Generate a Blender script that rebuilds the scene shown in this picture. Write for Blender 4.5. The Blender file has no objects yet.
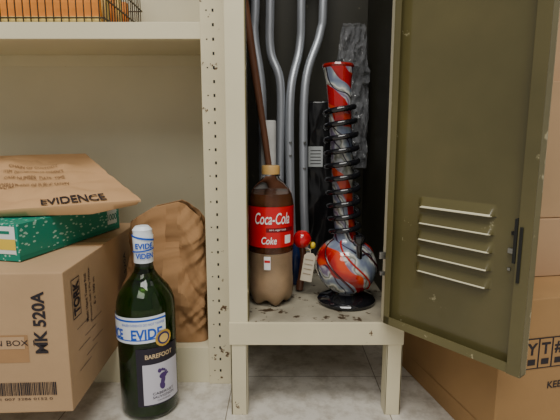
import bpy, bmesh, math, random
from mathutils import Vector, Matrix, noise
random.seed(7)
D=bpy.data
scene=bpy.context.scene
def link(o):
    scene.collection.objects.link(o); return o
def srgb(r,g,b):
    def f(c):
        c/=255.0
        return c/12.92 if c<=0.04045 else ((c+0.055)/1.055)**2.4
    return (f(r),f(g),f(b),1)
# ---------------- materials
def mat(name,col,rough=.5,metal=0,var=0.0,vscale=8,bump=0,bscale=40,chips=None,chipamt=.68,chipscale=30,trans=0,ior=1.45,coat=0,alpha=1,stretch=None):
    m=D.materials.new(name); m.use_nodes=True
    nt=m.node_tree; N=nt.nodes; L=nt.links
    p=N['Principled BSDF']
    p.inputs['Roughness'].default_value=rough; p.inputs['Metallic'].default_value=metal
    p.inputs['Transmission Weight'].default_value=trans; p.inputs['IOR'].default_value=ior
    p.inputs['Coat Weight'].default_value=coat; p.inputs['Alpha'].default_value=alpha
    p.inputs['Base Color'].default_value=col
    tc=N.new('ShaderNodeTexCoord'); mp=N.new('ShaderNodeMapping')
    L.new(tc.outputs['Object'],mp.inputs[0])
    if stretch: mp.inputs['Scale'].default_value=stretch
    out=None
    if var>0:
        n=N.new('ShaderNodeTexNoise'); n.inputs['Scale'].default_value=vscale; n.inputs['Detail'].default_value=6
        L.new(mp.outputs[0],n.inputs[0])
        r=N.new('ShaderNodeValToRGB')
        r.color_ramp.elements[0].position=.3; r.color_ramp.elements[1].position=.7
        r.color_ramp.elements[0].color=tuple(c*(1-var) for c in col[:3])+(1,)
        r.color_ramp.elements[1].color=tuple(min(1,c*(1+var)) for c in col[:3])+(1,)
        L.new(n.outputs['Fac'],r.inputs[0]); out=r.outputs[0]
    if chips:
        n=N.new('ShaderNodeTexNoise'); n.inputs['Scale'].default_value=chipscale; n.inputs['Detail'].default_value=8; n.inputs['Roughness'].default_value=.65
        L.new(mp.outputs[0],n.inputs[0])
        r=N.new('ShaderNodeValToRGB'); r.color_ramp.elements[0].position=chipamt; r.color_ramp.elements[1].position=chipamt+.02
        L.new(n.outputs['Fac'],r.inputs[0])
        mx=N.new('ShaderNodeMix'); mx.data_type='RGBA'
        L.new(r.outputs[0],mx.inputs[0])
        if out: L.new(out,mx.inputs[6])
        else: mx.inputs[6].default_value=col
        mx.inputs[7].default_value=chips; out=mx.outputs[2]
    if out: L.new(out,p.inputs['Base Color'])
    if bump>0:
        n=N.new('ShaderNodeTexNoise'); n.inputs['Scale'].default_value=bscale; n.inputs['Detail'].default_value=4
        L.new(mp.outputs[0],n.inputs[0])
        b=N.new('ShaderNodeBump'); b.inputs['Strength'].default_value=bump; b.inputs['Distance'].default_value=.003
        L.new(n.outputs['Fac'],b.inputs['Height']); L.new(b.outputs[0],p.inputs['Normal'])
    return m
cream=mat('cream_paint',srgb(218,210,178),.42,var=.05,vscale=5,chips=srgb(140,120,88),chipamt=.72,chipscale=25,bump=.05)
cream_worn=mat('cream_worn',srgb(214,205,173),.42,var=.07,chips=srgb(95,72,50),chipamt=.645,chipscale=34,bump=.1)
cream_back=mat('cream_back',srgb(212,205,176),.5,var=.06,vscale=4,chips=srgb(160,143,110),chipamt=.68,chipscale=22)
blue_ink=mat('blue_ink',srgb(10,85,200),.5)
white=mat('white_print',srgb(238,238,236),.5)
olive=mat('olive_enamel',srgb(92,85,52),.26,var=.22,vscale=5,chips=srgb(140,133,100),chipamt=.67,chipscale=26,bump=.05,coat=.3)
olive_edge=mat('olive_edge',srgb(104,97,62),.35,var=.15,chips=srgb(170,160,125),chipamt=.62,chipscale=40)
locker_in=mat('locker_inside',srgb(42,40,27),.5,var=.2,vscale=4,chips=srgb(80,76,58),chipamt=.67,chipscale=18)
locker_floor=mat('locker_floor_metal',srgb(156,149,130),.5,var=.35,vscale=12,chips=srgb(70,55,38),chipamt=.575,chipscale=28,bump=.1)
dark=mat('dark_slot',(.01,.01,.008,1),.7)
edge_hi=mat('worn_edge_highlight',srgb(220,214,182),.35)  # pale louver rims: worn edge plus a highlight painted into the colour
alu=mat('aluminium',srgb(185,190,197),.38,metal=.55,var=.05)
rubber=mat('grey_rubber',srgb(90,92,95),.7)
steel=mat('steel',srgb(150,150,145),.35,metal=.9)
card=mat('cardboard',srgb(180,149,114),.85,var=.06,vscale=10,bump=.15,bscale=60)
card2=mat('cardboard_dark',srgb(166,130,86),.85,var=.06,vscale=10,bump=.15)
card3=mat('cardboard_tan',srgb(184,152,118),.85,var=.05,bump=.1)
tape_b=mat('packing_tape',srgb(164,126,86),.3,var=.06,vscale=20)
kraft=mat('kraft_paper',srgb(160,122,82),.85,var=.08,vscale=12,bump=.3,bscale=60)
kraft_env=mat('kraft_envelope',srgb(194,154,110),.75,var=.07,vscale=8,bump=.2,bscale=35)

# ---------------- mesh helpers
def empty(name,loc=(0,0,0)):
    e=D.objects.new(name,None); e.location=loc; e.empty_display_size=.05; return link(e)
def fin(name,bm,mats,parent=None,smooth=False,ang=35,M=None):
    me=D.meshes.new(name); bm.normal_update(); bm.to_mesh(me); bm.free()
    for m in (mats if isinstance(mats,(list,tuple)) else [mats]): me.materials.append(m)
    if smooth:
        for p in me.polygons: p.use_smooth=True
        try: me.set_sharp_from_angle(angle=math.radians(ang))
        except Exception: pass
    o=link(D.objects.new(name,me))
    if parent is not None: o.parent=parent
    return o
def box(name,lo,hi,m,parent=None,bevel=0.0,M=None):
    bm=bmesh.new()
    bmesh.ops.create_cube(bm,size=1)
    for v in bm.verts:
        v.co=Vector([lo[i]+(v.co[i]+.5)*(hi[i]-lo[i]) for i in range(3)])
    if bevel>0:
        bmesh.ops.bevel(bm,geom=bm.edges[:],offset=bevel,segments=2,affect='EDGES',profile=.6)
    if M is not None: bmesh.ops.transform(bm,matrix=M,verts=bm.verts)
    return fin(name,bm,m,parent)
def lathe(name,prof,c,m,parent=None,seg=56,fn=None,matfn=None,cap=True,ang=40):
    bm=bmesh.new(); rings=[]
    for (r,z) in prof:
        ring=[]
        for i in range(seg):
            a=2*math.pi*i/seg
            rr,zz,ox,oy=r,z,0,0
            if fn: rr,zz,ox,oy=fn(r,z,a)
            ring.append(bm.verts.new((c[0]+rr*math.cos(a)+ox,c[1]+rr*math.sin(a)+oy,c[2]+zz)))
        rings.append(ring)
    for j in range(len(rings)-1):
        for i in range(seg):
            f=bm.faces.new((rings[j][i],rings[j][(i+1)%seg],rings[j+1][(i+1)%seg],rings[j+1][i]))
            if matfn: f.material_index=matfn(.5*(prof[j][1]+prof[j+1][1]))
    if cap:
        bm.faces.new(rings[0][::-1]); bm.faces.new(rings[-1])
    bmesh.ops.recalc_face_normals(bm,faces=bm.faces)
    return fin(name,bm,m,parent,True,ang)
def smooth_path(pts,n=10):
    P=[Vector(p) for p in pts]; P=[P[0]*2-P[1]]+P+[P[-1]*2-P[-2]]
    out=[]
    for i in range(1,len(P)-2):
        for k in range(n):
            t=k/n; a,b,c_,d=P[i-1],P[i],P[i+1],P[i+2]
            out.append(.5*((2*b)+(c_-a)*t+(2*a-5*b+4*c_-d)*t*t+(3*b-a-3*c_+d)*t**3))
    out.append(P[-2]); return out
def tube(name,pts,r,m,parent=None,seg=16,smooth=0):
    P=smooth_path(pts,smooth) if smooth else [Vector(p) for p in pts]
    bm=bmesh.new(); rings=[]
    up=Vector((0,1,0)); 
    for i,p in enumerate(P):
        t=(P[min(i+1,len(P)-1)]-P[max(i-1,0)]).normalized()
        if abs(t.dot(up))>.98: up=Vector((1,0,0))
        s=(up-t*up.dot(t)).normalized(); w=t.cross(s); up=s
        rr=r[i*len(r)//len(P)] if isinstance(r,(list,tuple)) else r
        rings.append([bm.verts.new(p+(s*math.cos(2*math.pi*k/seg)+w*math.sin(2*math.pi*k/seg))*rr) for k in range(seg)])
    for j in range(len(rings)-1):
        for k in range(seg):
            bm.faces.new((rings[j][k],rings[j][(k+1)%seg],rings[j+1][(k+1)%seg],rings[j+1][k]))
    bm.faces.new(rings[0][::-1]); bm.faces.new(rings[-1])
    bmesh.ops.recalc_face_normals(bm,faces=bm.faces)
    return fin(name,bm,m,parent,True,50)
def text_bm(s,height,bold=0.0,shear=0.0,width=None):
    cu=D.curves.new('t','FONT'); cu.body=s; cu.size=1; cu.offset=bold; cu.shear=shear; cu.resolution_u=4
    o=link(D.objects.new('t',cu)); bpy.context.view_layer.update()
    me=D.meshes.new_from_object(o.evaluated_get(bpy.context.evaluated_depsgraph_get()))
    D.objects.remove(o); bm=bmesh.new(); bm.from_mesh(me); D.meshes.remove(me)
    xs=[v.co.x for v in bm.verts]; ys=[v.co.y for v in bm.verts]
    x0,x1,y0,y1=min(xs),max(xs),min(ys),max(ys)
    sy=height/(y1-y0); sx=sy if width is None else width/(x1-x0)
    for v in bm.verts:
        v.co=Vector(((v.co.x-(x0+x1)/2)*sx,(v.co.y-(y0+y1)/2)*sy,0))
    return bm
def text_flat(name,s,height,o,xd,yd,m,parent,bold=.02,width=None,shear=0):
    bm=text_bm(s,height,bold,shear,width)
    o=Vector(o);xd=Vector(xd).normalized();yd=Vector(yd).normalized()
    for v in bm.verts: v.co=o+xd*v.co.x+yd*v.co.y
    return fin(name,bm,m,parent)
def text_bend(name,s,height,c,R,a0,z0,m,parent,bold=.02,width=None,shear=0,slope=0):
    bm=text_bm(s,height,bold,shear,width)
    bmesh.ops.subdivide_edges(bm,edges=[e for e in bm.edges if e.calc_length()>.004],cuts=2)
    for v in bm.verts:
        a=a0+v.co.x/R
        v.co=Vector((c[0]+R*math.cos(a),c[1]+R*math.sin(a),c[2]+z0+v.co.y+slope*v.co.x))
    return fin(name,bm,m,parent)
def patch(name,c,R,a0,a1,z0,z1,m,parent,slope=0,R1=None,n=32):
    bm=bmesh.new(); lo=[];hi=[]
    for i in range(n+1):
        a=a0+(a1-a0)*i/n; s=slope*(a-(a0+a1)/2)*R
        lo.append(bm.verts.new((c[0]+R*math.cos(a),c[1]+R*math.sin(a),c[2]+z0+s)))
        R2=R1 or R
        hi.append(bm.verts.new((c[0]+R2*math.cos(a),c[1]+R2*math.sin(a),c[2]+z1+s)))
    for i in range(n): bm.faces.new((lo[i],lo[i+1],hi[i+1],hi[i]))
    return fin(name,bm,m,parent,True)
def quad(name,o,xd,yd,w,h,m,parent):
    o=Vector(o);xd=Vector(xd).normalized();yd=Vector(yd).normalized()
    bm=bmesh.new()
    vs=[bm.verts.new(o+xd*(sx*w/2)+yd*(sy*h/2)) for sx,sy in((-1,-1),(1,-1),(1,1),(-1,1))]
    bm.faces.new(vs); return fin(name,bm,m,parent)

# ---------------- room
fm=D.materials.new('vinyl_tile'); fm.use_nodes=True
nt=fm.node_tree;N=nt.nodes;L=nt.links;p=N['Principled BSDF'];p.inputs['Roughness'].default_value=.38
tc=N.new('ShaderNodeTexCoord');mp=N.new('ShaderNodeMapping');mp.inputs['Location'].default_value=(.1,.17,0)
L.new(tc.outputs['Object'],mp.inputs[0])
br=N.new('ShaderNodeTexBrick');br.offset=0;br.inputs['Scale'].default_value=1;br.inputs['Brick Width'].default_value=.305;br.inputs['Row Height'].default_value=.305
br.inputs['Mortar Size'].default_value=.0010;br.inputs['Color1'].default_value=srgb(212,207,196);br.inputs['Color2'].default_value=srgb(206,201,191);br.inputs['Mortar'].default_value=srgb(130,122,108)
L.new(mp.outputs[0],br.inputs[0])
n1=N.new('ShaderNodeTexNoise');n1.inputs['Scale'].default_value=26;n1.inputs['Detail'].default_value=8;n1.inputs['Roughness'].default_value=.7
L.new(tc.outputs['Object'],n1.inputs[0])
r1=N.new('ShaderNodeValToRGB');r1.color_ramp.elements[0].position=.34;r1.color_ramp.elements[0].color=srgb(186,178,165);r1.color_ramp.elements[1].position=.55;r1.color_ramp.elements[1].color=(1,1,1,1)
L.new(n1.outputs['Fac'],r1.inputs[0])
mx=N.new('ShaderNodeMix');mx.data_type='RGBA';mx.blend_type='MULTIPLY';mx.inputs[0].default_value=.7
L.new(br.outputs['Color'],mx.inputs[6]);L.new(r1.outputs[0],mx.inputs[7]);L.new(mx.outputs[2],p.inputs['Base Color'])
box('floor',(-2.2,-2.6,-.05),(2.2,.50,0),fm)
wallm=mat('wall_paint',srgb(205,203,196),.7,var=.03)
box('wall_back',(-2.2,.50,0),(2.2,.6,2.7),wallm)
box('wall_right',(2.2,-2.6,0),(2.3,.6,2.7),wallm)
box('baseboard_back',(-2.2,.49,0),(2.2,.50,.1),mat('cove_base',srgb(70,66,60),.6))

# ---------------- shelving unit
sh=empty('metal_shelving_unit')
def S(name,lo,hi,m=cream,bevel=.0008):
    return box(name,lo,hi,m,sh,bevel)
S('back_panel',(-1.15,.42,.0),(-.10,.423,1.9),cream_back,0)
S('side_panel',(-.104,.118,.0),(-.101,.42,1.9),cream,0)
S('side_panel_far',(-1.15,.118,.0),(-1.147,.42,1.9),cream,0)
for i,(z0,z1) in enumerate(((0,.078),(.692,.722),(1.3,1.33),(1.87,1.9))):
    S('shelf_top_%d'%i,(-1.145,.114,z1-.003),(-.105,.42,z1),cream)
    S('shelf_lip_%d'%i,(-1.105,.111,z0),(-.148,.1145,z1),cream)
    if i: 
        S('shelf_return_%d'%i,(-1.105,.114,z0),(-.146,.128,z0+.002),cream)
        S('shelf_rear_flange_%d'%i,(-1.145,.417,z0),(-.105,.42,z1-.003),cream)
for nm,x0,x1 in (('post',-.148,-.1005),('post_far',-1.15,-1.105)):
    S(nm,(x0,.106,0),(x1,.110,1.9),cream_worn,.001)
    S(nm+'_return',(x0,.110,0),(x0+.003,.135,1.9),cream,0)
bm=bmesh.new()
for k in range(74):
    z=.03+k*.0254
    for xx,w,h in ((-.124,.0028,.0055),) if k%2 else ((-.124,.0028,.0055),(-.136,.0022,.0022)):
        r=bmesh.ops.create_cube(bm,size=1)
        for v in r['verts']: v.co=Vector((xx+v.co.x*w*1.3,.1062+v.co.y*.001,z+v.co.z*h))
fin('post_slots',bm,dark,sh)

# wire basket with folders on upper shelf
wb=empty('wire_basket')
wire=mat('wire_black',srgb(70,60,45),.4,metal=.5)
bx0,bx1,by0,by1,bz0,bz1=-.75,-.335,.135,.38,.7235,.86
bm=bmesh.new()
def wirebox(a,b):
    r=bmesh.ops.create_cube(bm,size=1)
    for v in r['verts']: v.co=Vector([a[i]+(v.co[i]+.5)*(b[i]-a[i]) for i in range(3)])
x=bx0
while x<=bx1+.001:
    wirebox((x-.0009,by0-.001,bz0),(x+.0009,by0+.001,bz1)); wirebox((x-.0009,by1-.001,bz0),(x+.0009,by1+.001,bz1))
    wirebox((x-.0009,by0,bz0),(x+.0009,by1,bz0+.0018)); x+=.0145
y=by0
while y<=by1:
    for xx in(bx0,bx1): wirebox((xx-.001,y-.0009,bz0),(xx+.001,y+.0009,bz1))
    y+=.0145
for z in (bz0+.001,bz0+.012,bz0+.05,bz0+.09,bz1):
    for yy in(by0,by1): wirebox((bx0,yy-.0014,z-.0012),(bx1,yy+.0014,z+.0012))
    for xx in(bx0,bx1): wirebox((xx-.0014,by0,z-.0012),(xx+.0014,by1,z+.0012))
fin('wires',bm,wire,wb)
orange=mat('orange_folder',srgb(240,150,60),.6,var=.1,vscale=20)
yellow=mat('manila',srgb(240,210,125),.6,var=.05)
ob=empty('file_folders')
for i in range(5):
    box('folder_%d'%i,(-.74,.15+i*.04,.7265),(-.35,.165+i*.04,.80+.004*i),orange if i%2==0 else yellow,ob,.002)
box('folder_base',(-.745,.142,.7262),(-.345,.148,.740),yellow,ob)

# ---------------- locker
lk=empty('metal_locker')
LX0,LX1=-.091,.223; ZF=.182; ZT=1.85
box('side_left',(LX0,.004,.139),(LX0+.004,.42,ZT),cream,lk)
box('side_right',(LX1-.004,.004,.139),(LX1,.42,ZT),cream,lk)
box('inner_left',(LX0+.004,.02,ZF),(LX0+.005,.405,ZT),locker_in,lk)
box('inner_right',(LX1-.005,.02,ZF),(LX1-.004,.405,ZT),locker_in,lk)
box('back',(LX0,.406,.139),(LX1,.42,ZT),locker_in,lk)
box('top',(LX0,.004,ZT),(LX1,.42,ZT+.006),cream,lk)
box('bottom_pan',(LX0+.005,.002,ZF-.004),(LX1-.005,.405,ZF),locker_floor,lk)
box('front_jamb_left',(LX0,0,.139),(-.058,.022,ZT),cream,lk,.0015)
box('jamb_inner_lip',(-.060,.0015,ZF+.001),(-.0565,.03,ZT),olive_edge,lk)
box('front_jamb_right',(.186,.0,.139),(LX1,.022,ZT),cream,lk,.0015)
box('front_rail',(LX0-.001,-.002,.139),(LX1+.001,.006,ZF-.0005),cream_worn,lk,.0012)
box('rail_flange',(LX0,.0,.139),(LX1,.03,.142),cream,lk)
box('rear_rail',(LX0,.40,.139),(LX1,.42,.17),cream,lk)
def leg(nm,x0,x1,y0,y1):
    s=1 if x0<0 else -1
    box(nm+'_face',(x0,y0,0),(x1,y0+.003,.145),cream_worn,lk,.0008)
    xs=x0 if s==1 else x1-.003
    box(nm+'_return',(xs,y0,0),(xs+.003,y0+.035,.145),cream_worn,lk,.0008)
    xi=x1-.002 if s==1 else x0
    box(nm+'_inner',(xi,y0,0),(xi+.002,y0+.03,.145),cream,lk)
leg('leg_front_left',-.090,-.060,0,.04)
leg('leg_front_right',.194,.223,0,.04)
leg('leg_rear_left',-.090,-.060,.38,.41)
leg('leg_rear_right',.190,.222,.38,.41)
# door
DM=Matrix.Translation((.192,-.010,.189))@Matrix.Rotation(math.radians(-52),4,'Z')
W=.231; H=1.6
lz=[.106+ i*.0262 for i in range(5)]
zs=[0,.05,.09]+[ .095+i*.001 for i in range(150)]+[.27,.35,.6,1.0,H]
xs=[i*W/118 for i in range(119)]
LXA,LXB=.052,.176
def lou(x,z):
    for c in lz:
        h=.017
        if c-.001<=z<=c+h:
            t=(z-c)/h
            d=.009*(1-t) if t>.0 else 0
            ex=min((x-LXA)/.008,(LXB-x)/.008)
            if ex<=0: return 0,0
            e=math.sin(min(1,ex)*math.pi/2)
            if z>=c: return d*e,0
    return 0,0
bm=bmesh.new(); G=[]
for z in zs:
    row=[]
    for x in xs:
        d,_=lou(x,z); row.append(bm.verts.new((x,-.0005-d,z)))
    G.append(row)
for j in range(len(zs)-1):
    for i in range(len(xs)-1):
        f=bm.faces.new((G[j][i],G[j][i+1],G[j+1][i+1],G[j+1][i])); f.smooth=True
        d0,_=lou(xs[i],zs[j]); d1,_=lou(xs[i],zs[j+1])
        d2,_=lou(xs[i+1],zs[j+1])
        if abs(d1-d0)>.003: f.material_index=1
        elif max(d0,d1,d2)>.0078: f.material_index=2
bmesh.ops.transform(bm,matrix=DM,verts=bm.verts)
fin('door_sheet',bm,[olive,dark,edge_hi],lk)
def DB(nm,lo,hi,m,b=.0006): return box(nm,lo,hi,m,lk,b,DM)
DB('door_skin_outer',(0,.0005,0),(W,.002,.09),cream,0)
DB('door_skin_outer_up',(0,.0005,.25),(W,.002,H),cream,0)
DB('door_flange_free',(W-.0015,-.016,0),(W,.002,H),olive_edge,0)
DB('door_flange_free_lip',(W-.018,-.0165,0),(W,-.0150,H),olive,.0004)
DB('door_flange_hinge',(0,-.014,0),(.0015,.002,H),olive_edge,0)
DB('door_flange_hinge_lip',(0,-.0145,0),(.012,-.0130,H),olive,.0003)
DB('door_flange_bottom',(0,-.014,0),(W,.002,.0015),olive_edge,0)
DB('door_flange_bottom_lip',(0,-.0145,0),(W,-.0130,.014),olive_edge,.0003)
DB('latch_slot',(W-.0225,-.0175,.155),(W-.0185,-.001,.215),dark,.0005)
DB('latch_plate',(W-.034,-.006,.165),(W-.026,-.001,.172),steel,.0005)
DB('latch_hole',(W-.032,-.0035,.19),(W-.027,-.0005,.195),dark,.0003)
DB('latch_rod',(W-.015,-.0185,.13),(W-.011,-.0165,.205),dark,.0006)
DB('door_rivet_a',(W-.034,-.003,.14),(W-.030,-.0005,.144),steel,.0006)
for z in (.405,.93,1.5):
    lathe('hinge_knuckle',[(.0045,0),(.0045,.055)],(.1875,-.0135,z-.15),olive_edge,lk,16)
box('hinge_leaf_clip',(.174,-.004,.30),(.187,.002,.312),steel,lk,.001)
box('hinge_leaf_clip_b',(.176,-.004,.27),(.187,.002,.277),steel,lk,.001)

# ---------------- cardboard box (towels)
tb=empty('cardboard_box')
R=Matrix.Rotation(math.radians(2.8),4,'Z')
TM=Matrix.Translation((-.329,-.108,.0785))@R
def TB(nm,lo,hi,m,b=.0015): return box(nm,lo,hi,m,tb,b,TM)
TB('body',(-.42,0,0),(0,.41,.229),card,.002)
TB('top_seam_tape',(-.42,.175,.2285),(0,.235,.2297),tape_b,0)
TB('top_flap_gap',(-.42,.2045,.2296),(0,.2055,.2299),dark,0)
Xd=TM.to_3x3()@Vector((1,0,0)); Yd=TM.to_3x3()@Vector((0,1,0)); Zd=Vector((0,0,1))
def fpt(x,z,e=.0008): return TM@Vector((x,-e,z))
def rpt(y,z,e=.0008): return TM@Vector((e,y,z))
ink=mat('box_ink',srgb(38,32,38),.6)
text_flat('print_code','MK 520A',.020,fpt(-.040,.150),Zd,-Xd,ink,tb,.03,.100)
quad('tape_front',fpt(-.24,.108,.0005),Xd,Zd,.36,.045,tape_b,tb)
quad('tape_front_label',fpt(-.20,.118,.0009),Xd,Zd,.27,.020,card3,tb)
text_flat('tape_writing','MARVIN IRVIN BOX 1',.009,fpt(-.125,.118,.0014),Xd,Zd,ink,tb,.0,.15)
bm=bmesh.new(); xx=-.115
while xx<-.022:
    w=random.choice((.0008,.0012,.002))
    vs=[bm.verts.new(fpt(a,b)) for a,b in((xx,.030),(xx+w,.030),(xx+w,.052),(xx,.052))]; bm.faces.new(vs); xx+=w+random.choice((.0009,.0014))
fin('barcode',bm,ink,tb)
text_flat('barcode_digits','1 007 3286 0152 0',.004,fpt(-.07,.024),Xd,Zd,ink,tb,0,.08)
text_flat('logo_text','TORK',.024,rpt(.040,.175,.0014),Zd,-Yd,ink,tb,.04,.056)
bm=bmesh.new()
for (ya,yb,za,zb) in ((.024,.0255,.142,.208),(.0545,.056,.142,.208),(.024,.056,.142,.1435),(.024,.056,.2065,.208)):
    bm.faces.new([bm.verts.new(rpt(y_,z_,.0010)) for y_,z_ in((ya,za),(yb,za),(yb,zb),(ya,zb))])
fin('logo_frame',bm,ink,tb)
for i,(s,w) in enumerate((('Matic Hand Towel Roll',.085),('Premium Soft 2 Ply White',.095),('6 x 100 m',.05))):
    text_flat('print_line_%d'%i,s,.010,rpt(.080+i*.018,.160),Zd,-Yd,ink,tb,.01,w)
for i in range(7):
    quad('fine_print_%d'%i,rpt(.06+.03*(i%3),.05+.012*i),Yd,Zd,.05,.0010,ink,tb)
text_flat('print_side','520A',.016,rpt(.30,.16),Zd,-Yd,ink,tb,.01)

# ---------------- green box
gm=D.materials.new('green_printed_card'); gm.use_nodes=True
nt=gm.node_tree;N=nt.nodes;L=nt.links;p=N['Principled BSDF'];p.inputs['Roughness'].default_value=.45
tc=N.new('ShaderNodeTexCoord');vo=N.new('ShaderNodeTexVoronoi');vo.inputs['Scale'].default_value=150
mpg=N.new('ShaderNodeMapping');mpg.inputs['Scale'].default_value=(1,.45,1);L.new(tc.outputs['Object'],mpg.inputs[0]);L.new(mpg.outputs[0],vo.inputs[0])
rg=N.new('ShaderNodeValToRGB');rg.color_ramp.interpolation='CONSTANT';rg.color_ramp.elements[0].color=srgb(160,205,188);rg.color_ramp.elements[1].position=.27;rg.color_ramp.elements[1].color=srgb(0,135,112)
L.new(vo.outputs['Distance'],rg.inputs[0]);L.new(rg.outputs[0],p.inputs['Base Color'])
green=mat('green_card',srgb(0,122,100),.5)
gb=empty('printed_carton')
GM=Matrix.Translation((-.424,-.054,.309))@Matrix.Rotation(math.radians(-12),4,'Z')
box('body',(-.22,0,0),(0,.29,.062),gm,gb,.001,GM)
def gp(x,z,e=.0007): return GM@Vector((x,-e,z))
gx=GM.to_3x3()@Vector((1,0,0)); gy=GM.to_3x3()@Vector((0,1,0))
quad('end_label',gp(-.055,.035),gx,Zd,.10,.046,mat('label_white',srgb(225,230,225),.5),gb)
quad('end_label_stripe',gp(-.055,.028,.0011),gx,Zd,.10,.018,mat('label_yellow',srgb(225,195,75),.5),gb)
quad('end_label_text',gp(-.055,.048,.0011),gx,Zd,.08,.005,green,gb)
quad('side_band',GM@Vector((.0006,.145,.005)),gy,Zd,.288,.007,green,gb)
quad('side_label',GM@Vector((.0006,.262,.03)),gy,Zd,.035,.03,mat('label_w2',srgb(215,225,220),.5),gb)
text_flat('side_text','1000',.014,GM@Vector((.0010,.262,.03)),gy,Zd,green,gb,.02)

# ---------------- evidence envelope
ev=empty('evidence_envelope')
FL,FR,RR,RL=Vector((-.66,-.03,.377)),Vector((-.252,.04,.398)),Vector((-.475,.33,.474)),Vector((-.78,.33,.465))
bm=bmesh.new(); n=60; top=[];bot=[]
def evp(s,t):
    P=(FL*(1-s)+FR*s)*(1-t)+(RL*(1-s)+RR*s)*t
    k=(math.sin(math.pi*min(1,max(0,s)))**.6)*(math.sin(math.pi*min(1,t))**.6)
    d=noise.voronoi(Vector((P.x*15,P.y*15,.3)),distance_metric='DISTANCE',exponent=2.5)[0]
    cr=(d[1]-d[0])
    z=P.z+.006*k+(.011*cr-.004+.010*noise.noise(Vector((P.x*9,P.y*9,1))))*min(1,7*min(s,1-s,t,1-t)+.10)
    return Vector((P.x,P.y,z))
for j in range(n+1):
    rt=[];rb=[]
    for i in range(n+1):
        s,t=i/n,j/n; q=evp(s,t)
        jit=.004*noise.noise(Vector((s*9,t*9,3)))
        rt.append(bm.verts.new(q+Vector((jit,jit,0))))
        lift=max(0,(q.x+.34))*.2
        zb=min(q.z-.001,.3735+lift)
        if i in(0,n) or j in(0,n): zb=q.z-.004 if j==0 or i==n else min(zb,q.z-.002)
        rb.append(bm.verts.new((q.x+jit,q.y+jit,max(.3725,zb))))
    top.append(rt);bot.append(rb)
for j in range(n):
    for i in range(n):
        bm.faces.new((top[j][i],top[j][i+1],top[j+1][i+1],top[j+1][i])); bm.faces.new((bot[j][i],bot[j+1][i],bot[j+1][i+1],bot[j][i+1]))
for i in range(n):
    bm.faces.new((bot[0][i],bot[0][i+1],top[0][i+1],top[0][i])); bm.faces.new((top[n][i],top[n][i+1],bot[n][i+1],bot[n][i]))
    bm.faces.new((top[i][0],top[i+1][0],bot[i+1][0],bot[i][0])); bm.faces.new((bot[i][n],bot[i+1][n],top[i+1][n],top[i][n]))
bmesh.ops.recalc_face_normals(bm,faces=bm.faces)
fin('envelope_body',bm,kraft_env,ev,True,60)
def on_env(nm,s,h,w,s0,t0,bold,m=ink):
    b=text_bm(s,1,bold,0,1)
    bmesh.ops.subdivide_edges(b,edges=b.edges[:],cuts=1)
    for v in b.verts:
        ss=s0+v.co.x*w; tt=t0+v.co.y*h
        q=evp(ss,tt); v.co=q+Vector((0,-.0015,.0022))
    fin(nm,b,m,ev)
ink_l=mat('faint_print',srgb(120,88,58),.7)
on_env('evidence_print','EVIDENCE',.075,.27,.73,.055,.02)
on_env('envelope_print_small','DEPARTMENT OF PUBLIC SAFETY',.05,.34,.58,.32,0,ink_l)
on_env('envelope_print_row','CASE NUMBER  DATE  TIME',.045,.32,.58,.43,0,ink_l)
on_env('envelope_print_row2','ITEM  DESCRIPTION OF EVIDENCE',.045,.34,.58,.54,0,ink_l)
on_env('envelope_print_row3','CHAIN OF CUSTODY',.045,.3,.58,.65,0,ink_l)

# ---------------- paper bag (creased)
pb=empty('paper_bag')
bm=bmesh.new(); cx,cy=-.244,.194; NZ=110; NS=260; rings=[]
def lerp_pts(pts,x):
    for (a,za),(b,zb) in zip(pts,pts[1:]):
        if x<=b: return za+(zb-za)*max(0,(x-a)/(b-a))
    return pts[-1][1]
mouth=[(-.095,.225),(-.080,.240),(-.068,.258),(-.055,.268),(-.03,.283),(-.012,.296),(.004,.289),(.022,.300),(.04,.292),(.055,.280),(.068,.268),(.095,.250)]
rng=random.Random(5)
folds=[]
for lam,am,cnt in((.090,.0060,4),(.045,.0034,5),(.021,.0013,5)):
    for _ in range(cnt):
        th=rng.uniform(-.9,.9); ph=rng.uniform(-.5,.5)
        d=Vector((math.cos(th)*math.cos(ph),math.sin(ph),math.sin(th)*math.cos(ph)))
        folds.append((d/(lam*rng.uniform(.8,1.25)),rng.random(),am/math.sqrt(cnt)*1.5))
def tri(t): 
    t=t-math.floor(t); return abs(2*t-1)*2-1
def crease(P):
    w=P+Vector((noise.noise(P*9),noise.noise(P*9+Vector((5,0,0))),noise.noise(P*9+Vector((0,7,0)))))*.02
    return sum(a*tri(w.dot(d)+p_) for d,p_,a in folds)
for j in range(NZ+1):
    h=j/NZ; ring=[]
    for i in range(NS):
        a=2*math.pi*i/NS; c_,s_=math.cos(a),math.sin(a); k=.28
        hx=.089-.010*max(0,h-.7)/.3
        hy=.060*(1-.72*max(0,(h-.35)/.65)**1.6)
        gus=1-.35*h*max(0,1-abs(s_)*3)
        x=hx*math.copysign(abs(c_)**k,c_)*gus**.3; y=hy*math.copysign(abs(s_)**k,s_)
        m_=lerp_pts(mouth,x)
        z=m_*h
        P=Vector((x,y,z)); am=min(1,h*7)
        n_=Vector((c_*.5,s_,.0)).normalized()
        P2=P+n_*crease(P)*am
        P2.x=max(-.091,min(.091,P2.x)); P2.y=max(-.070,P2.y)
        ring.append(bm.verts.new(Vector((cx,cy,.0790))+P2))
    rings.append(ring)
for j in range(NZ):
    for i in range(NS):
        bm.faces.new((rings[j][i],rings[j][(i+1)%NS],rings[j+1][(i+1)%NS],rings[j+1][i]))
bm.faces.new(rings[0][::-1])
ob_=fin('bag_body',bm,kraft,pb,True,18)
so=ob_.modifiers.new('s','SOLIDIFY'); so.thickness=.0006

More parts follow.
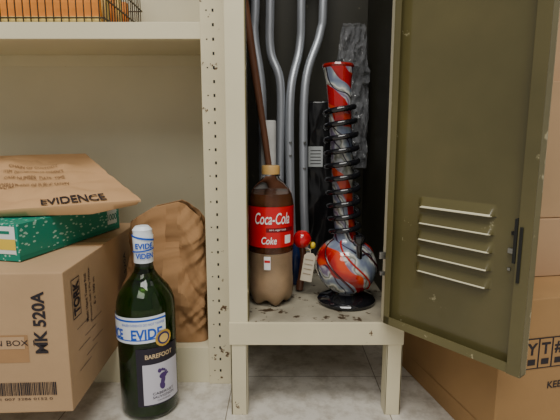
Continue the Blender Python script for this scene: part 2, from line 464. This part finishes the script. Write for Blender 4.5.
# ---------------- wine bottle
wbt=empty('wine_bottle')
C=(-.249,.030,0.0005); RB=.053
glass_g=mat('green_glass',srgb(130,200,70),.03,trans=1,ior=1.45)
wine=mat('red_wine',srgb(30,52,18),.12,var=.4,vscale=12)
prof=[(.030,.004),(.044,.0),(.050,.002),(.0530,.010),(.0530,.205),(.0515,.217),(.0475,.229),(.040,.241),(.031,.252),(.0235,.261),(.0185,.270),(.0163,.28),(.0155,.295),(.0150,.335)]
lathe('glass_body',prof,C,glass_g,wbt,72,ang=60)
lathe('wine_liquid',[(max(.002,r-.0050),z+ (.004 if z<.01 else 0)) for r,z in prof if z<.255],C,wine,wbt,56,ang=60)
lathe('foil_capsule',[(.0166,.276),(.0160,.295),(.0158,.318),(.0172,.319),(.0172,.334),(.0160,.3365),(.005,.337)],C,mat('dark_foil',srgb(22,30,22),.3,coat=.3),wbt,40)
va=math.atan2(-.78,.249)
tape_w=mat('evidence_tape',srgb(228,236,243),.35)
lab_dark=mat('label_dark',srgb(34,30,44),.5); lab_white=mat('label_lavender',srgb(205,203,215),.5)
lc=va+math.radians(22)
patch('label_top',C,RB+.0006,lc-.80,lc+.80,.104,.140,lab_dark,wbt)
patch('label_main',C,RB+.0006,lc-.80,lc+.80,.030,.104,lab_dark,wbt)
patch('label_panel',C,RB+.0009,lc-.60,lc+.76,.033,.110,lab_white,wbt)
text_bend('label_brand','BAREFOOT',.0085,C,RB+.0012,lc-.02,.125,mat('label_gold',srgb(215,190,150),.4),wbt,.02,.052)
text_bend('label_variety','CABERNET',.0048,C,RB+.0013,lc+.08,.053,lab_dark,wbt,.01,.042)
text_bend('label_variety_b','SAUVIGNON',.0048,C,RB+.0013,lc+.08,.046,lab_dark,wbt,.01,.042)
text_bend('label_small','CALIFORNIA',.003,C,RB+.0013,lc+.08,.039,lab_dark,wbt,.0,.026)
def ell(nm,da,z,w,h,m,rot=0):
    bm=bmesh.new(); vs=[]
    for i in range(24):
        a=2*math.pi*i/24; x=w*math.cos(a);y=h*math.sin(a)
        x,y=x*math.cos(rot)-y*math.sin(rot),x*math.sin(rot)+y*math.cos(rot)
        aa=lc+da+x/RB; vs.append(bm.verts.new((C[0]+(RB+.0014)*math.cos(aa),C[1]+(RB+.0014)*math.sin(aa),C[2]+z+y)))
    bm.faces.new(vs); fin(nm,bm,m,wbt)
purple=mat('foot_purple',srgb(75,50,110),.5)
ell('foot_heel',.03,.066,.0050,.0075,purple,.2); ell('foot_arch',.06,.076,.0042,.009,purple,-.2); ell('foot_ball',.07,.085,.0075,.0055,purple,.3)
for i,(a,z,r) in enumerate(((-.05,.0955,.0034),(.05,.0965,.0024),(.12,.0945,.0021),(.18,.091,.0019),(.23,.087,.0017))): ell('toe_%d'%i,a,z,r,r*1.2,purple)
patch('tape_body',C,RB+.0016,va-2.3,va+.62,.150,.198,tape_w,wbt,.04)
patch('tape_line_a',C,RB+.0019,va-2.3,va+.62,.190,.1935,blue_ink,wbt,.04)
patch('tape_line_b',C,RB+.0019,va-2.3,va+.62,.155,.157,blue_ink,wbt,.04)
slope=.04; mid=va-.84
def tt(nm,s,h,w,a,z,m=blue_ink,bold=.03): text_bend(nm,s,h,C,RB+.0021,a,z+slope*(a-mid)*RB,m,wbt,bold,w,0,slope)
tt('tape_text','EVIDE',.019,.056,va-.02,.1665)
tt('tape_text_b','SEALED EVIDENCE DO NOT TAMPER',.0045,.080,va-.15,.184,blue_ink,.0)
tt('tape_text_c','NCE',.019,.034,va-1.15,.1665)
sc=va+.52
for nm,r,m_,e in (('award_sticker',.0150,mat('gold_seal',srgb(215,175,75),.35,metal=.3),.0026),('award_sticker_inner',.0112,mat('seal_blue',srgb(40,45,110),.4),.0029),('award_sticker_core',.0082,mat('seal_gold2',srgb(225,190,110),.35),.0032)):
    b=bmesh.new(); vs=[]
    for i in range(32):
        a=2*math.pi*i/32; rr=r*(1+ (.05 if (i%2 and r>.012) else 0)); aa=sc+rr*math.cos(a)/RB
        vs.append(b.verts.new((C[0]+(RB+e)*math.cos(aa),C[1]+(RB+e)*math.sin(aa),C[2]+.156+rr*math.sin(a))))
    b.faces.new(vs); fin(nm,b,m_,wbt)
lathe('tape_neck',[(.0172,.286),(.0170,.30),(.0178,.318),(.0182,.335),(.0165,.340),(.0172,.346),(.012,.352),(.004,.353)],C,tape_w,wbt,40,
      fn=lambda r,z,a:(r*(1+.05*math.sin(3*a+z*80)*(1 if z>.33 else .2)),z,0,0))
for i,(z,h) in enumerate(((.300,.010),(.318,.010))):
    text_bend('neck_tape_text_%d'%i,'VIDEN' if i==0 else 'EVIDE',h,C,.0190,va+.1,z,blue_ink,wbt,.03,.034)
patch('neck_tape_stripe',C,.0188,va-1.6,va+1.6,.308,.3105,blue_ink,wbt,.1)
patch('neck_tape_stripe_b',C,.0192,va-1.6,va+1.6,.330,.3335,blue_ink,wbt,-.2)

# ---------------- cola bottle
cb=empty('soda_bottle')
CC=(-.018,.106,.1825)
pet=mat('clear_plastic',(.95,.94,.92,1),.05,trans=1,ior=1.10)
cola=mat('cola_residue',srgb(84,50,30),.15,var=.35,vscale=25)
milky=mat('milky_liquid',srgb(160,134,104),.35,var=.25,vscale=22)
def petal(r,z,a):
    if z<.028:
        k=(1-z/.028)
        s=math.cos(5*a)
        return r*(1-.14*k*(.5-.5*s)), z+ k*.010*(.5-.5*s),0,0
    return r,z,0,0
RC=.0445
cprof=[(.012,.012),(.026,.001),(.034,.0),(.040,.007),(.0435,.018),(RC,.030),(RC,.050),(.0435,.060),(.0430,.085),(.0435,.105),(RC,.118),(RC,.200),(.0440,.206),(.041,.219),(.034,.232),(.025,.242),(.0175,.249),(.0155,.253),(.0155,.258)]
lathe('bottle_shell',cprof,CC,pet,cb,80,fn=petal,ang=60)
lathe('liquid',[(max(.002,r-.002),z+.002) for r,z in cprof if z<.107],CC,milky,cb,60,fn=petal,ang=60)
lathe('residue',[(max(.002,r-.002),z+.0025) for r,z in cprof if .104<z<.222],CC,cola,cb,48,ang=60)
lathe('neck_ring',[(.0155,.2545),(.0185,.255),(.0185,.257),(.0155,.2575)],CC,pet,cb,40)
lathe('cap',[(.0176,.258),(.0176,.272),(.0165,.2745),(.005,.275)],CC,mat('gold_cap',srgb(200,160,95),.4,var=.05),cb,60,
   fn=lambda r,z,a:(r*(1+.012*math.cos(30*a)),z,0,0))
red=mat('label_red',srgb(205,8,22),.35,coat=.3)
ca=math.atan2(-.86,.018)
patch('label',CC,RC+.0007,0,2*math.pi,.121,.199,red,cb,n=80)
text_bend('label_script','Coca-Cola',.022,CC,RC+.0013,ca+.08,.177,white,cb,.010,.072,.25)
patch('label_dark_band',CC,RC+.0010,ca-.2,ca+1.1,.151,.159,mat('label_darkred',srgb(110,10,20),.4),cb)
text_bend('label_small','zero sugar taste',.004,CC,RC+.0014,ca+.3,.155,white,cb,0,.034)
text_bend('label_coke','Coke',.014,CC,RC+.0013,ca-.08,.135,white,cb,.015,.030,.2)
patch('label_code',CC,RC+.0012,ca+.62,ca+.95,.128,.144,white,cb)
patch('evidence_sticker',CC,RC+.0010,ca-.30,ca-.02,.078,.104,white,cb)
patch('evidence_sticker_red',CC,RC+.0014,ca-.28,ca-.04,.092,.097,red,cb)

# ---------------- glass water pipe
gv=empty('glass_water_pipe')
vm=D.materials.new('marbled_glass'); vm.use_nodes=True
nt=vm.node_tree;N=nt.nodes;L=nt.links;p=N['Principled BSDF'];p.inputs['Roughness'].default_value=.08;p.inputs['Coat Weight'].default_value=.5
tc=N.new('ShaderNodeTexCoord');mp=N.new('ShaderNodeMapping');mp.inputs['Rotation'].default_value=(.3,.9,.2);mp.inputs['Scale'].default_value=(1,1,.7)
L.new(tc.outputs['Object'],mp.inputs[0])
def wave(scale,dist,det,ds,loc):
    m2=N.new('ShaderNodeMapping');m2.inputs['Location'].default_value=loc;L.new(mp.outputs[0],m2.inputs[0])
    wv=N.new('ShaderNodeTexWave');wv.inputs['Scale'].default_value=scale;wv.inputs['Distortion'].default_value=dist;wv.inputs['Detail'].default_value=det;wv.inputs['Detail Scale'].default_value=ds
    L.new(m2.outputs[0],wv.inputs[0]);return wv.outputs['Fac']
def ramp(src,els):
    rr=N.new('ShaderNodeValToRGB');cr=rr.color_ramp
    cr.elements[0].position=els[0][0];cr.elements[0].color=els[0][1];cr.elements[1].position=els[-1][0];cr.elements[1].color=els[-1][1]
    for q,c_ in els[1:-1]:
        e=cr.elements.new(q);e.color=c_
    L.new(src,rr.inputs[0]);return rr.outputs[0]
base=ramp(wave(5,10,4,2.2,(0,0,0)),[(0,srgb(110,120,142)),(.25,srgb(150,162,168)),(.45,srgb(214,212,204)),(.6,srgb(164,166,154)),(.75,srgb(112,114,104)),(.9,srgb(182,184,188)),(1,srgb(120,108,134))])
rm=ramp(wave(4.8,9,2,1.3,(.37,.2,.1)),[(0,(1,1,1,1)),(.17,(1,1,1,1)),(.21,(0,0,0,1)),(1,(0,0,0,1))])
rc=ramp(wave(8,6,2,2,(.1,.7,.3)),[(0,srgb(135,5,8)),(.55,srgb(172,18,12)),(1,srgb(205,70,28))])
rm2=ramp(wave(4.8,9,2,1.3,(.40,.2,.1)),[(0,(0,0,0,1)),(.16,(0,0,0,1)),(.20,(1,1,1,1)),(.26,(1,1,1,1)),(.30,(0,0,0,1)),(1,(0,0,0,1))])
def mixc(f,a,b):
    mx=N.new('ShaderNodeMix');mx.data_type='RGBA';L.new(f,mx.inputs[0]);L.new(a,mx.inputs[6])
    if hasattr(b,'is_linked'): L.new(b,mx.inputs[7])
    else: mx.inputs[7].default_value=b
    return mx.outputs[2]
c2_=mixc(rm2,base,srgb(44,34,58)); c1_=mixc(rm,c2_,rc)
sp=N.new('ShaderNodeSeparateXYZ');L.new(tc.outputs['Object'],sp.inputs[0])
mr=N.new('ShaderNodeMapRange');mr.inputs[1].default_value=.53;mr.inputs[2].default_value=.57;L.new(sp.outputs[2],mr.inputs[0])
rm3=ramp(wave(8,5,2,1.2,(.2,.1,.9)),[(0,(1,1,1,1)),(.40,(1,1,1,1)),(.47,(0,0,0,1)),(1,(0,0,0,1))])
mu=N.new('ShaderNodeMath');mu.operation='MULTIPLY';L.new(mr.outputs[0],mu.inputs[0]);L.new(rm3,mu.inputs[1])
c3_=mixc(mu.outputs[0],c1_,srgb(165,12,12))
L.new(c3_,p.inputs['Base Color'])
blackglass=mat('black_glass',(.008,.008,.01,1),.05,coat=.6)
VC=(.134,.104,.1823)
lean=lambda z:-.062*max(0,z-.05)
def vf(r,z,a): return r,z,lean(z),0
bp=[]
for i in range(15):
    t=-math.pi/2*.80+ i*(math.pi/2*.80+math.pi/2*.74)/14
    bp.append((.0615*math.cos(t),.076+.058*math.sin(t)))
vprof=bp+[(.0225,.136),(.0205,.15),(.0205,.20),(.021,.30),(.0215,.36),(.022,.40),(.0235,.43),(.0275,.452),(.0290,.459),(.0280,.4605),(.0225,.455),(.019,.43),(.018,.40)]
lathe('marbled_body',vprof,VC,vm,gv,72,fn=vf,ang=60)
lathe('rim',[(.0280,.455),(.0300,.459),(.0285,.4625),(.0255,.460)],VC,mat('rim_red',srgb(140,25,20),.08,coat=.5),gv,60,fn=vf,cap=False)
lathe('rim_interior',[(.0255,.4585),(.001,.4580)],VC,dark,gv,40,fn=vf,cap=False)
lathe('black_foot',[(.052,0),(.057,.002),(.058,.007),(.054,.012),(.040,.017),(.030,.022),(.028,.028),(.034,.034),(.030,.036)],VC,blackglass,gv,64)
pts=[];turns=10.5;n=int(turns*28)
for i in range(n+1):
    t=i/n;z=.128+t*.266;a=-1.2+t*turns*2*math.pi;r=.0262+.004*math.sin(t*math.pi)
    if t<.06: r+=.012*(1-t/.06)
    pts.append((VC[0]+lean(z)+r*math.cos(a),VC[1]+r*math.sin(a),VC[2]+z))
tube('spiral_wrap',pts,.0054,blackglass,gv,10)
for k in range(4):
    pts=[]
    for i in range(22):
        t=i/21;z=.130-.095*t;a=-2.9+k*.85+t*1.5;dz=(z-.076)/.058;r=.0615*math.sqrt(max(.02,1-dz*dz))+.0002
        pts.append((VC[0]+lean(z)+r*math.cos(a),VC[1]+r*math.sin(a),VC[2]+z))
    tube('swoop_%d'%k,pts,.0019,mat('swoop_%d'%k,srgb(175,30,18) if k%2 else srgb(60,16,24),.1,coat=.5),gv,8)
tube('downstem',[(.150,.058,.285),(.147,.047,.305),(.146,.042,.318)],.0055,blackglass,gv,14,4)
lathe('bowl',[(.005,0),(.009,.004),(.0115,.011),(.0105,.017),(.006,.018)],(.146,.042,.314),blackglass,gv,28)

# ---------------- crutches
def crutch(name,L_,R_,yy,mat_=alu):
    e=empty(name)
    for nm,P in(('upright_a',L_),('upright_b',R_)):
        tube(nm,[(x,y,z) for x,y,z in P],.0100,mat_,e,18,8)
    zt=L_[0][2]
    tube('underarm_pad',[(L_[0][0]-.004,L_[0][1],zt-.01),(L_[0][0],L_[0][1],zt+.012),(R_[0][0],R_[0][1],zt+.012),(R_[0][0]+.004,R_[0][1],zt-.01)],.019,rubber,e,18,6)
    tube('hand_grip',[(L_[1][0],L_[1][1],.93),(R_[1][0],R_[1][1],.93)],.014,rubber,e,18)
    for i,P in enumerate((L_,R_)):
        x,y,z=P[-1]
        lathe('rubber_tip_%d'%i,[(.016,0),(.016,.006),(.0125,.012),(.0118,.045),(.0103,.047)],(x,y,.1825),rubber,e,24)
    return e
c1=crutch('crutch',[(-.055,.30,1.28),(-.055,.30,.84),(-.058,.30,.74),(-.042,.29,.62),(-.040,.29,.43),(-.040,.29,.195)],
              [(-.020,.30,1.28),(-.022,.30,.84),(-.022,.30,.71),(.001,.29,.63),(.000,.29,.45),(-.002,.29,.195)],.3)
c2=crutch('crutch',[(.047,.33,1.28),(.049,.33,.84),(.046,.33,.72),(.024,.29,.61),(.024,.275,.4),(.032,.275,.195)],
              [(.100,.33,1.28),(.100,.33,.84),(.093,.33,.75),(.058,.30,.63),(.056,.285,.4),(.064,.285,.195)],.33)
for i,(x,z) in enumerate(((.024,.50),(.024,.47),(.057,.50),(.057,.44))):
    lathe('push_button_%d'%i,[(.003,-.002),(.003,.002)],(x,.268 if x<.03 else .277,z),steel,c2,12)

# wooden cane
wc=empty('wooden_cane')
wood=mat('dark_wood',srgb(120,78,55),.5,var=.35,vscale=30,stretch=(1,1,.2))
tube('shaft',[(-.0745,.20,.80),(-.056,.205,.67),(-.038,.21,.548),(-.018,.215,.40),(.004,.22,.215)],[.0082,.0078,.0072,.0068,.006],wood,wc,16,8)
tube('handle',[(-.0745,.20,.80),(-.0755,.20,.84),(-.072,.18,.865),(-.068,.145,.868),(-.066,.12,.850)],.0088,wood,wc,16,8)
lathe('ferrule',[(.010,0),(.010,.022),(.007,.036)],(.004,.22,.1825),rubber,wc,20)
pr=empty('rolled_paper')
lathe('roll',[(.0185,0),(.0175,.18),(.0185,.365),(.0165,.366),(.0155,.30)],(-.026,.251,.1825),mat('roll_white',srgb(225,225,220),.6,var=.15,vscale=22),pr,36,cap=False,
    fn=lambda r,z,a:(r*(1+.06*math.sin(4*a+z*30)),z,.0,0))

# bags hung at rear
plastic=mat('clear_film',srgb(140,142,146),.10,alpha=.26,coat=1.0)
blackbag=mat('black_plastic',srgb(18,18,20),.3,coat=.3)
def sheet(name,part,x0,x1,z0,z1,y0,m,amp,sc,thick=.0008,seedv=0,par=None,wob=.01):
    e=par or empty(name); b=bmesh.new(); nx,nz=34,80; g=[]
    for j in range(nz+1):
        row=[]
        for i in range(nx+1):
            s,t=i/nx,j/nz
            pinch=1-.35*max(0,t-.7)/.3 if 'film' in part else 1
            x=(x0+x1)/2+(x1-x0)*(s-.5)*pinch+wob*noise.noise(Vector((t*4,seedv,s)));z=z0+(z1-z0)*t
            y=y0+amp*noise.turbulence(Vector((x*sc,seedv+z*sc*.45,seedv)),3,True)
            row.append(b.verts.new((x,y,z)))
        g.append(row)
    for j in range(nz):
        for i in range(nx): b.faces.new((g[j][i],g[j][i+1],g[j+1][i+1],g[j+1][i]))
    o=fin(part,b,m,e,True,40); s_=o.modifiers.new('s','SOLIDIFY'); s_.thickness=thick
    return e
cbg=sheet('clear_plastic_bag','film_front',.128,.205,.44,.765,.285,plastic,.040,42,seedv=2)
sheet('','film_back',.128,.203,.44,.76,.300,plastic,.020,38,seedv=4,par=cbg)
e=sheet('black_plastic_bag','bag_front',.072,.140,.1835,.60,.350,blackbag,.014,9,seedv=5)
sheet('','bag_back',.074,.138,.1835,.60,.382,blackbag,.008,9,seedv=9,par=e)
quad('bag_label',(.088,.346,.465),(1,0,0),(0,0,1),.036,.05,mat('bag_label',srgb(190,195,195),.5),e)
for i in range(5): quad('bag_label_line_%d'%i,(.088,.3455,.480-i*.008),(1,0,0),(0,0,1),.026,.0018,ink,e)

# small glass pipe + tag + blue vial
gp_=empty('glass_tobacco_pipe')
redg=mat('red_glass',srgb(205,25,35),.12,var=.35,vscale=60,coat=.5)
lathe('bowl',[(.004,-.018),(.013,-.014),(.0195,-.003),(.0195,.004),(.015,.013),(.010,.017),(.007,.015)],(.046,.150,.300),redg,gp_,36)
tube('stem',[(.046,.150,.288),(.049,.155,.26),(.046,.162,.22),(.042,.165,.187)],[.007,.0065,.007,.0085],mat('brown_glass',srgb(95,60,45),.15,var=.3,vscale=40,coat=.5),gp_,16,6)
lathe('yellow_stopper',[(.003,-.006),(.0055,-.003),(.0055,.004),(.003,.007)],(.069,.150,.287),mat('yellow_plastic',srgb(235,205,50),.4),gp_,20)
tube('stopper_cord',[(.069,.150,.282),(.060,.150,.277),(.050,.152,.275)],.0015,mat('cord',srgb(190,180,120),.6),gp_,8,4)
tg=empty('evidence_tag')
tagm=mat('tag_paper',srgb(200,190,168),.7,var=.04)
ex=Vector((.95,-.25,-.12)).normalized(); ez=Vector((.16,.05,.98)).normalized()
tc_=Vector((.058,.130,.246))
b=bmesh.new(); w,h=.012,.030
outl=[(-w,-h),(w,-h),(w,h-.006),(w-.006,h),(-w+.006,h),(-w,h-.006)]
b.faces.new([b.verts.new(tc_+ex*x+ez*y) for x,y in outl]); o=fin('tag_card',b,tagm,tg); s_=o.modifiers.new('s','SOLIDIFY'); s_.thickness=.0006
for i in range(4): quad('tag_line_%d'%i,tc_+ez*(.016-i*.010)+Vector((-.0005,-.0012,0)),ex,ez,.017,.0010,ink_l,tg)
tube('tag_string',[tc_+ez*(h-.004),tc_+ez*(h+.006)+Vector((-.002,.006,0)),(.050,.145,.284)],.0008,tagm,tg,8,4)
bv=empty('blue_glass_vial')
blueg=mat('blue_glass',srgb(30,50,95),.06,coat=.6,var=.25,vscale=30)
lathe('vial',[(.017,0),(.019,.004),(.019,.060),(.016,.072),(.009,.082),(.0085,.10),(.011,.103),(.008,.1035)],(.034,.222,.1825),blueg,bv,36)

# ---------------- stacked cartons on the right
def carton(P,ang_,w,d,h,z,m):
    e=empty('shipping_carton'); M=Matrix.Translation((P[0],P[1],z))@Matrix.Rotation(ang_,4,'Z')
    box('body',(0,0,0),(w,d,h),m,e,.0015,M)
    box('seam_tape',(-.0005,d/2-.025,h-.05),(.0002,d/2+.025,h),tape_b,e,0,M)
    box('top_tape',(0,d/2-.025,h-.0002),(w,d/2+.025,h+.0005),tape_b,e,0,M)
    return e,M
e1,M1=carton((.340,-.112),math.radians(12.3),.42,.36,.262,.0,card2)
x1=M1.to_3x3()@Vector((1,0,0)); y1=M1.to_3x3()@Vector((0,1,0))
def f1(x,z,e=.0008): return M1@Vector((x,-e,z))
quad('symbol_panel',f1(.095,.172),x1,Zd,.10,.052,ink,e1)
for i in range(4):
    quad('symbol_cell_%d'%i,f1(.058+i*.025,.172,.0012),x1,Zd,.022,.048,card2,e1)
    quad('symbol_bar_%d'%i,f1(.058+i*.025,.158,.0016),x1,Zd,.014,.010,ink,e1)
    text_flat('symbol_mark_%d'%i,'YT#!'[i],.020,f1(.058+i*.025,.180,.0016),x1,Zd,ink,e1,.03)
text_flat('carton_print','KEEP DRY',.012,f1(.13,.115),x1,Zd,ink,e1,.02)
def l1(y,z,e=.0008): return M1@Vector((-e,y,z))
fi=mat('ink_faint',srgb(140,104,62),.7)
quad('carton_side_line',l1(.15,.04),-y1,Zd,.22,.0012,fi,e1)
e2,M2=carton((.385,.0),math.radians(9),.36,.30,.105,.2630,card3)
e3,M3=carton((.390,.01),math.radians(7),.34,.30,.235,.3690,card)
e4,M4=carton((.43,.08),math.radians(5),.32,.28,.14,.6050,card3)

# ---------------- lighting
def area(name,loc,tgt,sx,sy,e,col=(1,1,1)):
    l=D.lights.new(name,'AREA'); l.shape='RECTANGLE'; l.size=sx; l.size_y=sy; l.energy=e; l.color=col
    o=link(D.objects.new(name,l)); o.location=loc
    o.rotation_euler=(Vector(tgt)-Vector(loc)).to_track_quat('-Z','Y').to_euler(); return o
area('ceiling_light_fixture',(-.1,-1.1,2.55),(-.1,-.6,0),1.4,.7,44,(1,.965,.90))
area('ceiling_light_fixture_rear',(-.5,-2.3,2.4),(0,0,.3),1.6,.9,26,(1,.965,.91))
w=D.worlds.new('World'); scene.world=w; w.use_nodes=True
w.node_tree.nodes['Background'].inputs[0].default_value=(1,.975,.94,1); w.node_tree.nodes['Background'].inputs[1].default_value=.36

cam=D.cameras.new('Camera'); cam.sensor_width=36; cam.lens=440/560*36; cam.clip_start=.01
co=link(D.objects.new('Camera',cam)); co.location=(0,-.75,.505); co.rotation_euler=(math.radians(81),0,0)
scene.camera=co
